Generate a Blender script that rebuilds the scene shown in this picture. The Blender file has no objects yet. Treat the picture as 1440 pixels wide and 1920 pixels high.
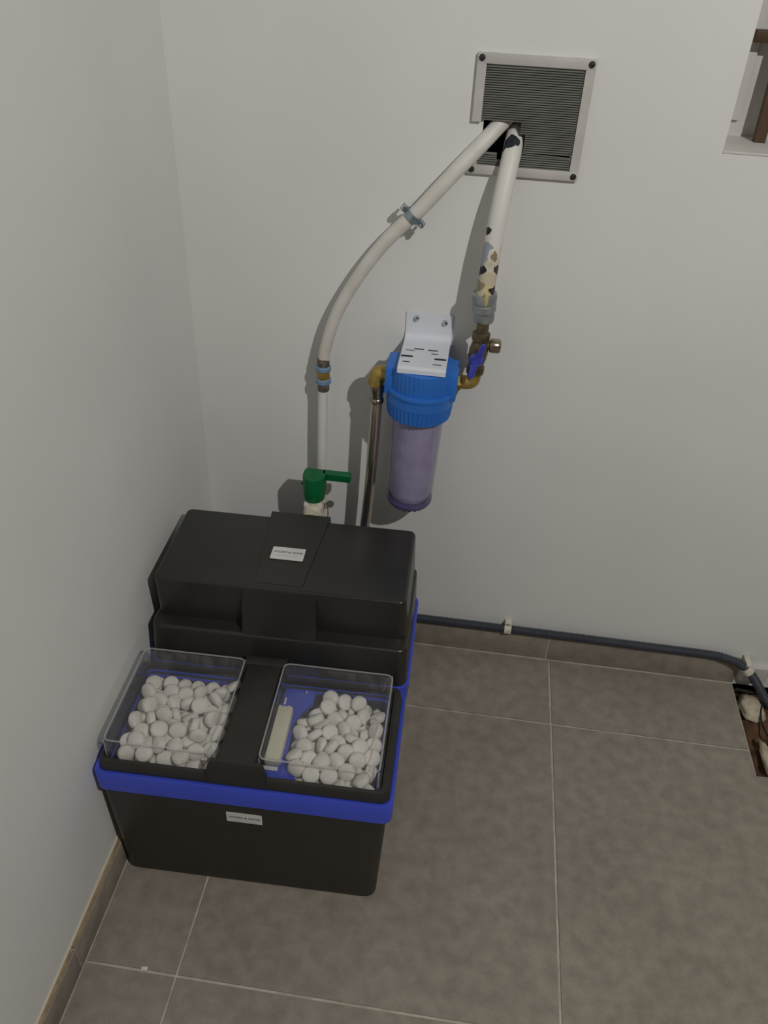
import bpy, bmesh, math, random
import numpy as np
from mathutils import Vector, Matrix
random.seed(7)
scene = bpy.context.scene
col = scene.collection

# ------------------------------------------------------------------ camera
CAM = Vector((0.5094, -1.3551, 1.374))
RIGHT = Vector((0.9900817, 0.13471069, 0.03989046))
UP = Vector((-0.11242157, 0.58936635, 0.80000544))
FWD = Vector((-0.08425919, 0.7965553, -0.59866522))
cd = bpy.data.cameras.new('camera')
cd.sensor_fit = 'VERTICAL'
cd.sensor_height = 32.0
cd.lens = 1551.94 / 1920 * 32.0
cd.clip_start = 0.01
cam = bpy.data.objects.new('camera', cd)
col.objects.link(cam)
m = Matrix.Identity(4)
for i in range(3):
    m[i][0], m[i][1], m[i][2], m[i][3] = RIGHT[i], UP[i], -FWD[i], CAM[i]
cam.matrix_world = m
scene.camera = cam

# ------------------------------------------------------------------ world, exposure
LAMP_POS = (1.42, -1.76, 2.32)
LAMP_POWER = 93.0
w = bpy.data.worlds.new('world')
scene.world = w
w.use_nodes = True
w.node_tree.nodes['Background'].inputs[0].default_value = (0.02, 0.022, 0.026, 1)
w.node_tree.nodes['Background'].inputs[1].default_value = 1.0
scene.view_settings.view_transform = 'Standard'
scene.view_settings.look = 'None'
scene.view_settings.gamma = 1
scene.view_settings.use_curve_mapping = False
scene.view_settings.exposure = 0.0

# ------------------------------------------------------------------ materials
def lin(c):
    out = []
    for v in c:
        v = v / 255.0
        out.append(v / 12.92 if v <= 0.04045 else ((v + 0.055) / 1.055) ** 2.4)
    return out + [1.0]

def base_mat(name):
    mt = bpy.data.materials.new(name)
    mt.use_nodes = True
    nt = mt.node_tree
    return mt, nt, nt.nodes['Principled BSDF']

def mat(name, c, rough=0.5, metal=0.0, c2=None, scale=20.0, bump=0.0, bscale=200.0, detail=3.0, spec=0.5, coat=0.0, rvar=0.0):
    mt, nt, p = base_mat(name)
    N, L = nt.nodes, nt.links
    tc = N.new('ShaderNodeTexCoord')
    nz = N.new('ShaderNodeTexNoise')
    nz.inputs['Scale'].default_value = scale
    nz.inputs['Detail'].default_value = detail
    L.new(tc.outputs['Object'], nz.inputs['Vector'])
    mx = N.new('ShaderNodeMix'); mx.data_type = 'RGBA'
    a = lin(c)
    b = lin(c2) if c2 else [min(1, v * 1.08) for v in a[:3]] + [1]
    mx.inputs[6].default_value = a
    mx.inputs[7].default_value = b
    mr = N.new('ShaderNodeMapRange')
    mr.inputs[1].default_value = 0.35; mr.inputs[2].default_value = 0.65
    L.new(nz.outputs['Fac'], mr.inputs[0])
    L.new(mr.outputs[0], mx.inputs[0])
    L.new(mx.outputs[2], p.inputs['Base Color'])
    p.inputs['Roughness'].default_value = rough
    p.inputs['Metallic'].default_value = metal
    p.inputs['Specular IOR Level'].default_value = spec
    p.inputs['Coat Weight'].default_value = coat
    if rvar:
        m2 = N.new('ShaderNodeMapRange')
        m2.inputs[3].default_value = rough - rvar; m2.inputs[4].default_value = rough + rvar
        L.new(nz.outputs['Fac'], m2.inputs[0]); L.new(m2.outputs[0], p.inputs['Roughness'])
    if bump:
        n2 = N.new('ShaderNodeTexNoise')
        n2.inputs['Scale'].default_value = bscale
        n2.inputs['Detail'].default_value = 4
        L.new(tc.outputs['Object'], n2.inputs['Vector'])
        bp = N.new('ShaderNodeBump')
        bp.inputs['Strength'].default_value = bump
        bp.inputs['Distance'].default_value = 0.002
        L.new(n2.outputs['Fac'], bp.inputs['Height'])
        L.new(bp.outputs[0], p.inputs['Normal'])
    return mt

def clear_mat(name, tint, gloss=0.06, rough=0.03, haze=0.03):
    mt = bpy.data.materials.new(name); mt.use_nodes = True
    nt = mt.node_tree; N, L = nt.nodes, nt.links
    N.remove(N['Principled BSDF'])
    out = N['Material Output']
    tr = N.new('ShaderNodeBsdfTransparent'); tr.inputs[0].default_value = (*tint, 1)
    gl = N.new('ShaderNodeBsdfGlossy'); gl.inputs[0].default_value = (1, 1, 1, 1); gl.inputs['Roughness'].default_value = rough
    lw = N.new('ShaderNodeLayerWeight'); lw.inputs[0].default_value = 0.5
    pw = N.new('ShaderNodeMath'); pw.operation = 'POWER'; pw.inputs[1].default_value = 5.0
    L.new(lw.outputs['Facing'], pw.inputs[0])
    fr = N.new('ShaderNodeMath'); fr.operation = 'MULTIPLY_ADD'; fr.inputs[1].default_value = 0.9; fr.inputs[2].default_value = 0.02
    L.new(pw.outputs[0], fr.inputs[0])
    tc = N.new('ShaderNodeTexCoord')
    nz = N.new('ShaderNodeTexNoise'); nz.inputs['Scale'].default_value = 30
    L.new(tc.outputs['Object'], nz.inputs['Vector'])
    ml = N.new('ShaderNodeMath'); ml.operation = 'MULTIPLY_ADD'
    ml.inputs[1].default_value = gloss; ml.inputs[2].default_value = 0.0
    ad = N.new('ShaderNodeMath'); ad.operation = 'ADD'
    L.new(nz.outputs['Fac'], ml.inputs[0])
    L.new(ml.outputs[0], ad.inputs[0]); L.new(fr.outputs[0], ad.inputs[1])
    mx = N.new('ShaderNodeMixShader')
    L.new(ad.outputs[0], mx.inputs[0]); L.new(tr.outputs[0], mx.inputs[1]); L.new(gl.outputs[0], mx.inputs[2])
    df = N.new('ShaderNodeBsdfDiffuse'); df.inputs[0].default_value = (0.8, 0.8, 0.8, 1)
    mx2 = N.new('ShaderNodeMixShader'); mx2.inputs[0].default_value = haze
    L.new(mx.outputs[0], mx2.inputs[1]); L.new(df.outputs[0], mx2.inputs[2])
    L.new(mx2.outputs[0], out.inputs['Surface'])
    return mt

def tile_mat():
    mt, nt, p = base_mat('taupe_stone_tile')
    N, L = nt.nodes, nt.links
    tc = N.new('ShaderNodeTexCoord')
    def noise(s, d):
        n = N.new('ShaderNodeTexNoise'); n.inputs['Scale'].default_value = s; n.inputs['Detail'].default_value = d
        L.new(tc.outputs['Object'], n.inputs['Vector']); return n
    n1, n2, n3 = noise(5, 5), noise(38, 6), noise(400, 2)
    r1 = N.new('ShaderNodeValToRGB')
    r1.color_ramp.elements[0].position = 0.3; r1.color_ramp.elements[0].color = lin((145, 137, 127))
    r1.color_ramp.elements[1].position = 0.7; r1.color_ramp.elements[1].color = lin((154, 147, 137))
    L.new(n1.outputs['Fac'], r1.inputs[0])
    mx = N.new('ShaderNodeMix'); mx.data_type = 'RGBA'; mx.blend_type = 'MULTIPLY'; mx.inputs[0].default_value = 1
    r2 = N.new('ShaderNodeValToRGB')
    r2.color_ramp.elements[0].position = 0.3; r2.color_ramp.elements[0].color = (0.80, 0.79, 0.78, 1)
    r2.color_ramp.elements[1].position = 0.65; r2.color_ramp.elements[1].color = (1.06, 1.05, 1.04, 1)
    L.new(n2.outputs['Fac'], r2.inputs[0])
    L.new(r1.outputs[0], mx.inputs[6]); L.new(r2.outputs[0], mx.inputs[7])
    mx2 = N.new('ShaderNodeMix'); mx2.data_type = 'RGBA'; mx2.blend_type = 'MULTIPLY'; mx2.inputs[0].default_value = 0.5
    L.new(mx.outputs[2], mx2.inputs[6])
    r3 = N.new('ShaderNodeValToRGB')
    r3.color_ramp.elements[0].position = 0.3; r3.color_ramp.elements[0].color = (0.75, 0.75, 0.75, 1)
    r3.color_ramp.elements[1].position = 0.6; r3.color_ramp.elements[1].color = (1.05, 1.05, 1.05, 1)
    L.new(n3.outputs['Fac'], r3.inputs[0]); L.new(r3.outputs[0], mx2.inputs[7])
    L.new(mx2.outputs[2], p.inputs['Base Color'])
    p.inputs['Roughness'].default_value = 0.55
    p.inputs['Specular IOR Level'].default_value = 0.35
    b = N.new('ShaderNodeBump'); b.inputs['Strength'].default_value = 0.15; b.inputs['Distance'].default_value = 0.001
    L.new(n2.outputs['Fac'], b.inputs['Height']); L.new(b.outputs[0], p.inputs['Normal'])
    return mt

def chipped_mat(name, chips, wear_lo, wear_hi):
    """white paint, chipped: chips = (point, radius, colour); wear band in world z near the coupling"""
    mt, nt, p = base_mat(name)
    N, L = nt.nodes, nt.links
    tc = N.new('ShaderNodeTexCoord')
    nz = N.new('ShaderNodeTexNoise'); nz.inputs['Scale'].default_value = 70; nz.inputs['Detail'].default_value = 4
    L.new(tc.outputs['Object'], nz.inputs['Vector'])
    cur = None
    mx = N.new('ShaderNodeMix'); mx.data_type = 'RGBA'
    mx.inputs[6].default_value = lin((226, 224, 219)); mx.inputs[7].default_value = lin((206, 196, 172))
    sx = N.new('ShaderNodeSeparateXYZ'); L.new(tc.outputs['Object'], sx.inputs[0])
    mr = N.new('ShaderNodeMapRange')
    mr.inputs[1].default_value = wear_hi; mr.inputs[2].default_value = wear_lo
    mr.inputs[3].default_value = -0.35; mr.inputs[4].default_value = 0.55
    L.new(sx.outputs[2], mr.inputs[0])
    ad = N.new('ShaderNodeMath'); ad.operation = 'ADD'; ad.use_clamp = True
    L.new(mr.outputs[0], ad.inputs[0]); L.new(nz.outputs['Fac'], ad.inputs[1])
    st = N.new('ShaderNodeMapRange'); st.inputs[1].default_value = 0.45; st.inputs[2].default_value = 0.75
    L.new(ad.outputs[0], st.inputs[0]); L.new(st.outputs[0], mx.inputs[0])
    cur = mx.outputs[2]
    for (pt, rad, c) in chips:
        d = N.new('ShaderNodeVectorMath'); d.operation = 'DISTANCE'; d.inputs[1].default_value = pt
        L.new(tc.outputs['Object'], d.inputs[0])
        s = N.new('ShaderNodeMath'); s.operation = 'MULTIPLY_ADD'; s.inputs[1].default_value = 0.022; s.inputs[2].default_value = -0.011
        L.new(nz.outputs['Fac'], s.inputs[0])
        a2 = N.new('ShaderNodeMath'); a2.operation = 'ADD'
        L.new(d.outputs['Value'], a2.inputs[0]); L.new(s.outputs[0], a2.inputs[1])
        lt = N.new('ShaderNodeMath'); lt.operation = 'LESS_THAN'; lt.inputs[1].default_value = rad
        L.new(a2.outputs[0], lt.inputs[0])
        mm = N.new('ShaderNodeMix'); mm.data_type = 'RGBA'; mm.inputs[7].default_value = lin(c)
        L.new(lt.outputs[0], mm.inputs[0]); L.new(cur, mm.inputs[6]); cur = mm.outputs[2]
    L.new(cur, p.inputs['Base Color'])
    p.inputs['Roughness'].default_value = 0.5
    b = N.new('ShaderNodeBump'); b.inputs['Strength'].default_value = 0.25; b.inputs['Distance'].default_value = 0.002
    L.new(nz.outputs['Fac'], b.inputs['Height']); L.new(b.outputs[0], p.inputs['Normal'])
    return mt

def braid_mat():
    mt, nt, p = base_mat('braided_steel')
    N, L = nt.nodes, nt.links
    tc = N.new('ShaderNodeTexCoord')
    vo = N.new('ShaderNodeTexVoronoi'); vo.inputs['Scale'].default_value = 620
    L.new(tc.outputs['Object'], vo.inputs['Vector'])
    r = N.new('ShaderNodeValToRGB')
    r.color_ramp.elements[0].color = lin((222, 212, 202)); r.color_ramp.elements[1].color = lin((184, 172, 162))
    L.new(vo.outputs['Distance'], r.inputs[0]); L.new(r.outputs[0], p.inputs['Base Color'])
    p.inputs['Metallic'].default_value = 0.95; p.inputs['Roughness'].default_value = 0.2
    b = N.new('ShaderNodeBump'); b.inputs['Strength'].default_value = 0.07; b.inputs['Distance'].default_value = 0.0006
    L.new(vo.outputs['Distance'], b.inputs['Height']); L.new(b.outputs[0], p.inputs['Normal'])
    return mt

def emis_mat(name, c, s):
    mt, nt, p = base_mat(name)
    p.inputs['Base Color'].default_value = (0.9, 0.9, 0.9, 1)
    p.inputs['Emission Color'].default_value = (*c, 1)
    p.inputs['Emission Strength'].default_value = s
    return mt

M = dict(
    wall=mat('white_wall_paint', (224, 225, 223), 0.75, c2=(229, 230, 228), scale=3, bump=0.10, bscale=160, spec=0.3),
    farwall=mat('grey_brown_render', (120, 112, 102), 0.85, c2=(108, 100, 90), scale=4, spec=0.2),
    ceil=mat('ceiling_paint', (232, 231, 228), 0.85, scale=3, spec=0.2),
    tile=tile_mat(),
    grout=mat('pale_grout', (196, 189, 179), 0.9, c2=(172, 165, 155), scale=40, bump=0.2),
    skirt_edge=mat('raw_tile_edge', (168, 146, 112), 0.8, c2=(140, 120, 92), scale=60),
    caulk=mat('wall_caulk', (205, 198, 180), 0.8, scale=60),
    black=mat('black_moulded_plastic', (43, 42, 39), 0.42, c2=(48, 47, 43), scale=12, bump=0.12, bscale=900, spec=0.45, rvar=0.08),
    black_gloss=mat('black_satin_plastic', (40, 39, 36), 0.30, c2=(45, 44, 40), scale=9, bump=0.05, bscale=700, spec=0.5, rvar=0.07),
    inner=mat('dark_tank_interior', (44, 43, 46), 0.55, c2=(52, 50, 52), scale=20),
    blue=mat('royal_blue_plastic', (62, 80, 200), 0.4, c2=(66, 84, 208), scale=10),
    cream=mat('cream_plastic', (222, 220, 198), 0.5, c2=(214, 212, 188), scale=15),
    clear=clear_mat('clear_acrylic', (0.95, 0.95, 0.955), 0.03, 0.04, 0.025),
    clear_edge=clear_mat('acrylic_edge_glint', (0.92, 0.92, 0.92), 0.05, 0.08, 0.22),  # pale haze in the colour imitates bright highlights on the lid edges
    salt=mat('pressed_white_salt', (240, 237, 228), 0.7, c2=(228, 225, 216), scale=60, bump=0.3, bscale=500, spec=0.3),
    sticker=mat('white_sticker', (214, 214, 212), 0.5, scale=30),
    ink=mat('navy_ink', (52, 56, 96), 0.6, scale=30),
    ink_grey=mat('grey_ink', (176, 176, 178), 0.6, scale=30),
    fblue=mat('filter_blue_plastic', (44, 114, 206), 0.4, c2=(48, 120, 214), scale=15),
    bowl=clear_mat('violet_clear_bowl', (0.835, 0.82, 0.90), 0.03, 0.12),
    bowl_foot=mat('violet_bowl_foot', (88, 82, 122), 0.4, c2=(94, 88, 130), scale=30),
    cart=mat('wound_filter_cartridge', (222, 218, 226), 0.9, c2=(204, 198, 212), scale=24, bump=0.5, bscale=120),
    bracket=mat('white_powder_coat', (226, 230, 240), 0.45, c2=(220, 225, 236), scale=12),
    slot=mat('dark_slot', (40, 46, 62), 0.7, scale=30),
    chrome=mat('zinc_chrome', (208, 212, 216), 0.2, 1.0, c2=(190, 196, 204), scale=80),
    zinc=mat('blue_zinc', (166, 184, 196), 0.32, 0.85, c2=(150, 168, 182), scale=60),
    brass=mat('brass', (188, 162, 92), 0.34, 0.6, c2=(168, 140, 74), scale=60),
    nickel=mat('nickel', (176, 168, 152), 0.25, 0.95, c2=(150, 138, 120), scale=60),
    oldbrass=mat('tarnished_brass', (122, 108, 82), 0.45, 0.6, c2=(84, 76, 62), scale=90),
    drip=mat('yellowed_paint_drip', (206, 198, 138), 0.5, c2=(190, 180, 120), scale=80),
    steel=mat('dull_grey_steel', (158, 163, 166), 0.5, 0.25, c2=(134, 139, 142), scale=60),
    crimp=mat('dark_crimp_sleeve', (140, 130, 124), 0.5, 0.4, c2=(92, 82, 76), scale=150),
    ringblue=mat('pale_blue_ring', (120, 152, 184), 0.45, c2=(106, 140, 172), scale=40),
    pipe=mat('white_painted_pipe', (224, 222, 218), 0.5, c2=(214, 210, 201), scale=28, bump=0.15, bscale=120),
    pvc=mat('white_pvc', (222, 222, 218), 0.45, scale=20),
    green=mat('green_plastic', (0, 106, 58), 0.42, c2=(0, 98, 52), scale=25),
    cream_pvc=mat('ivory_pvc', (216, 210, 190), 0.5, c2=(206, 198, 176), scale=40),
    copper=mat('copper_wire', (178, 98, 62), 0.4, 0.6, scale=60),
    lead=mat('lead_grey', (112, 110, 106), 0.5, 0.4, scale=60),
    handle=mat('blue_coated_handle', (58, 66, 170), 0.25, c2=(70, 78, 182), scale=60),
    braid=braid_mat(),
    ventframe=mat('grey_vent_plastic', (200, 198, 195), 0.5, c2=(192, 190, 187), scale=30),
    slat=mat('grey_vent_slats', (134, 135, 131), 0.6, c2=(116, 117, 113), scale=12),
    duct=mat('dark_hole_duct', (20, 20, 20), 0.9, c2=(28, 27, 26), scale=30),  # vent hole's darkness is put into the lining's near-black colour
    screw=mat('black_screw', (34, 34, 36), 0.4, c2=(44, 44, 46), scale=100),
    conduit=mat('slate_grey_conduit', (64, 69, 80), 0.5, c2=(56, 61, 72), scale=20),
    clip=mat('ivory_clip', (222, 218, 204), 0.5, c2=(206, 200, 184), scale=60),
    cable=mat('black_cable', (24, 24, 26), 0.5, scale=60),
    dirt=mat('brown_dirt', (112, 82, 58), 0.95, c2=(62, 44, 32), scale=26, bump=1.0, bscale=60, detail=6),
    plaster=mat('rough_plaster', (206, 196, 176), 0.9, c2=(176, 162, 140), scale=40, bump=0.8, bscale=90),
    wood=mat('dark_brown_wood', (86, 62, 38), 0.55, c2=(66, 46, 28), scale=22, bump=0.2, bscale=80),
    whitewood=mat('white_lacquer', (206, 204, 200), 0.5, scale=8),
    pane=mat('dark_window_glass', (26, 30, 28), 0.08, c2=(32, 36, 32), scale=4, spec=0.6),
    lamp=emis_mat('lamp_glow', (1.0, 0.975, 0.925), 8.0),
    lampbase=mat('lamp_base_white', (230, 230, 228), 0.5, scale=20),
)

# ------------------------------------------------------------------ mesh helpers
class MB:
    def __init__(s):
        s.v, s.f = [], []
    def add(s, verts, faces, mtx=None):
        o = len(s.v)
        for p in verts:
            p = Vector(p)
            s.v.append(tuple(mtx @ p) if mtx else tuple(p))
        s.f += [tuple(i + o for i in f) for f in faces]
        return s
    def rings(s, rings, cap0=True, cap1=True, mtx=None):
        n = len(rings[0]); vs = [p for r in rings for p in r]; fs = []
        for k in range(len(rings) - 1):
            for i in range(n):
                j = (i + 1) % n
                fs.append((k * n + i, k * n + j, (k + 1) * n + j, (k + 1) * n + i))
        if cap0: fs.append(tuple(reversed(range(n))))
        if cap1: fs.append(tuple((len(rings) - 1) * n + i for i in range(n)))
        return s.add(vs, fs, mtx)
    def box(s, x0, x1, y0, y1, z0, z1, bev=0.0, mtx=None):
        if bev <= 0:
            return s.rings([[(x0, y0, z), (x1, y0, z), (x1, y1, z), (x0, y1, z)] for z in (z0, z1)], mtx=mtx)
        return s.loft([(x0, x1, y0, y1, z0, z1)], bev, mtx)
    def loft(s, boxes, bev, mtx=None):
        for (x0, x1, y0, y1, z0, z1) in boxes:
            b = min(bev, (x1 - x0) * .45, (y1 - y0) * .45, (z1 - z0) * .45)
            R = []
            for (ins, z) in ((b, z0), (b * .3, z0 + b * .3), (0, z0 + b), (0, z1 - b), (b * .3, z1 - b * .3), (b, z1)):
                R.append(rrect(x0 + ins, x1 - ins, y0 + ins, y1 - ins, z, max(b - ins * .8, b * .25), 2))
            s.rings(R, mtx=mtx)
        return s
    def lathe(s, prof, seg=32, mtx=None, cap0=True, cap1=True):
        R = []
        for (r, z) in prof:
            R.append([(r * math.cos(2 * math.pi * i / seg), r * math.sin(2 * math.pi * i / seg), z) for i in range(seg)])
        return s.rings(R, cap0, cap1, mtx)
    def gear(s, prof, n, seg_per, mtx=None):
        """profile of (r, z, depth): alternate proud and sunk flutes"""
        R = []
        for (r, z, d) in prof:
            ring = []
            for i in range(n * 4):
                a = 2 * math.pi * i / (n * 4)
                rr = r - (d if (i % 4) in (2, 3) else 0)
                ring.append((rr * math.cos(a), rr * math.sin(a), z))
            R.append(ring)
        return s.rings(R, mtx=mtx)
    def tube(s, pts, rad, seg=20, cap=True):
        pts = [Vector(p) for p in pts]
        rads = rad if isinstance(rad, (list, tuple)) else [rad] * len(pts)
        T = []
        for i in range(len(pts)):
            a = pts[max(i - 1, 0)]; b = pts[min(i + 1, len(pts) - 1)]
            T.append((b - a).normalized())
        ref = Vector((0, 0, 1)) if abs(T[0].z) < 0.9 else Vector((1, 0, 0))
        n = (ref - T[0] * ref.dot(T[0])).normalized()
        R = []
        for i, p in enumerate(pts):
            n = (n - T[i] * n.dot(T[i])).normalized()
            b = T[i].cross(n)
            R.append([tuple(p + (n * math.cos(2 * math.pi * k / seg) + b * math.sin(2 * math.pi * k / seg)) * rads[i]) for k in range(seg)])
        return s.rings(R, cap, cap)
    def prism(s, poly, z0, z1, mtx=None):
        return s.rings([[(x, y, z0) for x, y in poly], [(x, y, z1) for x, y in poly]], mtx=mtx)
    def build(s, name, mt, parent=None, angle=35, smooth=True):
        me = bpy.data.meshes.new(name)
        me.from_pydata(s.v, [], s.f)
        bm = bmesh.new(); bm.from_mesh(me)
        bmesh.ops.recalc_face_normals(bm, faces=bm.faces)
        bm.to_mesh(me); bm.free()
        me.materials.append(mt)
        if smooth:
            me.polygons.foreach_set('use_smooth', [True] * len(me.polygons))
            me.set_sharp_from_angle(angle=math.radians(angle))
        o = bpy.data.objects.new(name, me)
        col.objects.link(o)
        if parent: o.parent = parent
        return o

def rrect(x0, x1, y0, y1, z, r, n=5):
    r = max(min(r, (x1 - x0) / 2 - 1e-5, (y1 - y0) / 2 - 1e-5), 1e-5)
    out = []
    for (cx, cy, a0) in ((x1 - r, y0 + r, -90), (x1 - r, y1 - r, 0), (x0 + r, y1 - r, 90), (x0 + r, y0 + r, 180)):
        for k in range(n + 1):
            a = math.radians(a0 + 90 * k / n)
            out.append((cx + r * math.cos(a), cy + r * math.sin(a), z))
    return out

def cr(pts, n=8):
    """Catmull-Rom through points"""
    P = [Vector(p) for p in pts]
    P = [P[0] * 2 - P[1]] + P + [P[-1] * 2 - P[-2]]
    out = []
    for i in range(1, len(P) - 2):
        for k in range(n):
            t = k / n
            a, b, c, d = P[i - 1], P[i], P[i + 1], P[i + 2]
            out.append(0.5 * ((2 * b) + (c - a) * t + (2 * a - 5 * b + 4 * c - d) * t * t + (3 * b - a - 3 * c + d) * t ** 3))
    out.append(P[-2])
    return out

def axis_m(p, d):
    """matrix putting local +z along d at p"""
    d = Vector(d).normalized()
    return Matrix.Translation(Vector(p)) @ d.to_track_quat('Z', 'Y').to_matrix().to_4x4()

def tag(o, label=None, cat=None, group=None, kind=None):
    if label: o['label'] = label
    if cat: o['category'] = cat
    if group: o['group'] = group
    if kind: o['kind'] = kind
    return o

def thing(name, label, cat, loc=(0, 0, 0), rz=0.0, group=None):
    o = bpy.data.objects.new(name, None); col.objects.link(o)
    o.empty_display_size = 0.02
    o.location = loc; o.rotation_euler = (0, 0, rz)
    return tag(o, label, cat, group)

def sub(o, wpts):
    """world points into the frame of an unrotated thing"""
    L = o.location
    return [tuple(Vector(p) - L) for p in wpts]

# ------------------------------------------------------------------ room shell
RX, RY, RZ = 4.2, -4.4, 2.5
WX0, WZ0, WX1, WZ1 = 0.842, 1.085, 1.60, 2.05          # window recess
VX0, VX1, VZ0, VZ1 = 0.487, 0.622, 1.050, 1.178        # duct opening
TH = 0.30
def wall_with_holes():
    mb = MB()
    xs = [0 - 0.1, VX0, VX1, WX0, WX1, RX + 0.1]; zs = [-0.12, VZ0, WZ0, VZ1, WZ1, RZ + 0.1]
    def hole(xa, xb, za, zb):
        cx, cz = (xa + xb) / 2, (za + zb) / 2
        return (VX0 < cx < VX1 and VZ0 < cz < VZ1) or (WX0 < cx < WX1 and WZ0 < cz < WZ1)
    for i in range(len(xs) - 1):
        for j in range(len(zs) - 1):
            a, b, c, d = xs[i], xs[i + 1], zs[j], zs[j + 1]
            if hole(a, b, c, d): continue
            mb.add([(a, 0, c), (b, 0, c), (b, 0, d), (a, 0, d)], [(0, 1, 2, 3)])
            mb.add([(a, TH, c), (b, TH, c), (b, TH, d), (a, TH, d)], [(3, 2, 1, 0)])
    for (a, b, c, d) in ((VX0, VX1, VZ0, VZ1), (WX0, WX1, WZ0, WZ1)):
        mb.rings([[(a, y, c), (b, y, c), (b, y, d), (a, y, d)] for y in (0, TH)], False, False)
    bm = bmesh.new()
    me = bpy.data.meshes.new('wall_back'); me.from_pydata(mb.v, [], mb.f)
    bm.from_mesh(me); bmesh.ops.remove_doubles(bm, verts=bm.verts, dist=1e-6)
    bm.to_mesh(me); bm.free()
    me.materials.append(M['wall'])
    o = bpy.data.objects.new('wall_back', me); col.objects.link(o)
    return o
wb = tag(wall_with_holes(), 'white painted wall carrying the pipes, vent and filter', kind='structure')
tag(MB().box(-0.1, 0, RY, 0, -0.12, RZ).build('wall_left', M['wall'], smooth=False), 'plain white painted wall beside the softener', kind='structure')
tag(MB().box(RX, RX + 0.1, RY, 0, -0.12, RZ).build('wall_right', M['farwall'], smooth=False), 'plain grey brown wall across the room', kind='structure')
tag(MB().box(-0.1, RX + 0.1, RY - 0.1, RY, -0.12, RZ).build('wall_front', M['farwall'], smooth=False), 'plain grey brown wall facing the vent wall', kind='structure')
tag(MB().box(-0.1, RX + 0.1, RY - 0.1, 0, RZ, RZ + 0.1).build('ceiling', M['ceil'], smooth=False), 'plain white ceiling', kind='structure')

# floor: grout bed with tiles as parts; an open pit in the corner by the conduit
PX0, PX1, PY0 = 1.163, 1.46, -0.254
fl = MB()
fl.box(0, PX0, PY0, 0, -0.06, -0.0022).box(PX1, RX, PY0, 0, -0.06, -0.0022).box(0, RX, RY, PY0, -0.06, -0.0022)
floor = tag(fl.build('floor', M['grout'], smooth=False), 'taupe stone tiled floor with pale grout', kind='structure')
JX = [0.1588 + 0.6 * k for k in range(-1, 8)]
JY = [-0.193 - 0.6 * k for k in range(-1, 8)]
G = 0.0023
def clip_rect(a, b, c, d):
    a, b = max(a, 0.0), min(b, RX)
    c, d = max(c, RY), min(d, 0.0)
    return a, b, c, d
tile_top_bevel = 0.0012
for i in range(len(JX) - 1):
    for j in range(len(JY) - 1):
        a, b, c, d = clip_rect(JX[i], JX[i + 1], JY[j + 1], JY[j])
        if b - a < 0.02 or d - c < 0.02: continue
        a, b, c, d = a + G, b - G, c + G, d - G
        px0, px1, py0 = PX0 - G, PX1 + G, PY0 - G
        polys = [[(a, c), (b, c), (b, d), (a, d)]]
        if d > py0 and b > px0 and a < px1:
            if c > py0:      # row against the wall
                polys = []
                if a < px0 - .01: polys.append([(a, c), (px0, c), (px0, d), (a, d)])
                if b > px1 + .01: polys.append([(px1, c), (b, c), (b, d), (px1, d)])
            elif a < px0 and b < px1 + .02:
                polys = [[(a, c), (b, c), (b, py0), (px0, py0), (px0, d), (a, d)]]
            elif a < px0:
                polys = [[(a, c), (b, c), (b, d), (px1, d), (px1, py0), (px0, py0), (px0, d), (a, d)]]
            else:
                polys = [[(a, c), (b, c), (b, d), (px1, d), (px1, py0), (a, py0)]]
        for P in polys:
            cx = sum(p[0] for p in P) / len(P); cy = sum(p[1] for p in P) / len(P)
            mb = MB().prism(P, -0.010, 0.0)
            t = mb.build('tile', M['tile'], floor, smooth=False)

pit = MB()
n = 26
rp = random.Random(3)
gz = {}
def pitz(x, y):
    return -0.035 + 0.012 * math.sin(31 * x + 9 * y) * math.cos(23 * y - 7 * x) + 0.012 * math.sin(77 * x) * math.sin(91 * y + 1)
grid = [(PX0 + (PX1 - PX0) * i / n, PY0 + (0 - PY0) * j / n) for j in range(n + 1) for i in range(n + 1)]
pit.add([(x, y, pitz(x, y) + rp.uniform(-.003, .003)) for x, y in grid], [(j * (n + 1) + i, j * (n + 1) + i + 1, (j + 1) * (n + 1) + i + 1, (j + 1) * (n + 1) + i) for j in range(n) for i in range(n)])
pit.rings([[(PX0, PY0, z), (PX1, PY0, z), (PX1, 0, z), (PX0, 0, z)] for z in (-0.11, -0.0105)], True, False)
tag(pit.build('floor_pit', M['dirt']), 'open pit of brown dirt cut into the tiled floor', kind='structure')

# baseboards of the same tile
BH, BT = 0.071, 0.010
bb = tag(MB().box(0.0102, 1.163, -0.0088, -0.0002, -0.002, BH - 0.004).build('baseboard_back', M['grout'], smooth=False), 'taupe tile skirting under the grey conduit', kind='structure')
for a, b in ((0.0102, 0.149), (0.1515, 0.7492), (0.7520, 1.163)):
    MB().box(a, b, -BT, -0.0005, 0.001, BH, 0.0012).build('skirting_tile', M['tile'], bb)
LBH = 0.060
bl = tag(MB().box(0.0002, 0.0088, RY, -0.0102, -0.002, LBH - 0.004).build('baseboard_left', M['grout'], smooth=False), 'taupe tile skirting with raw buff upper edge', kind='structure')
for a, b in ((-1.402, -0.8045), (-0.8015, -0.204), (-0.201, -0.0102), (-2.0, -1.405), (-2.6, -2.003)):
    MB().box(0.0005, BT, a, b, 0.001, LBH, 0.0010).build('skirting_tile', M['tile'], bl)
    MB().box(0.0016, BT - 0.0022, a + .001, b - .001, LBH + 0.0002, LBH + 0.0022).build('raw_edge', M['skirt_edge'], bl)
MB().box(0.0, 0.0030, RY, -0.0102, LBH + 0.0004, LBH + 0.0042).build('caulk_line', M['caulk'], bl)
MB().box(BT + .0002, BT + .0022, RY, -0.0102, 0.0001, 0.0018).build('floor_caulk', M['grout'], bl)
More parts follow.
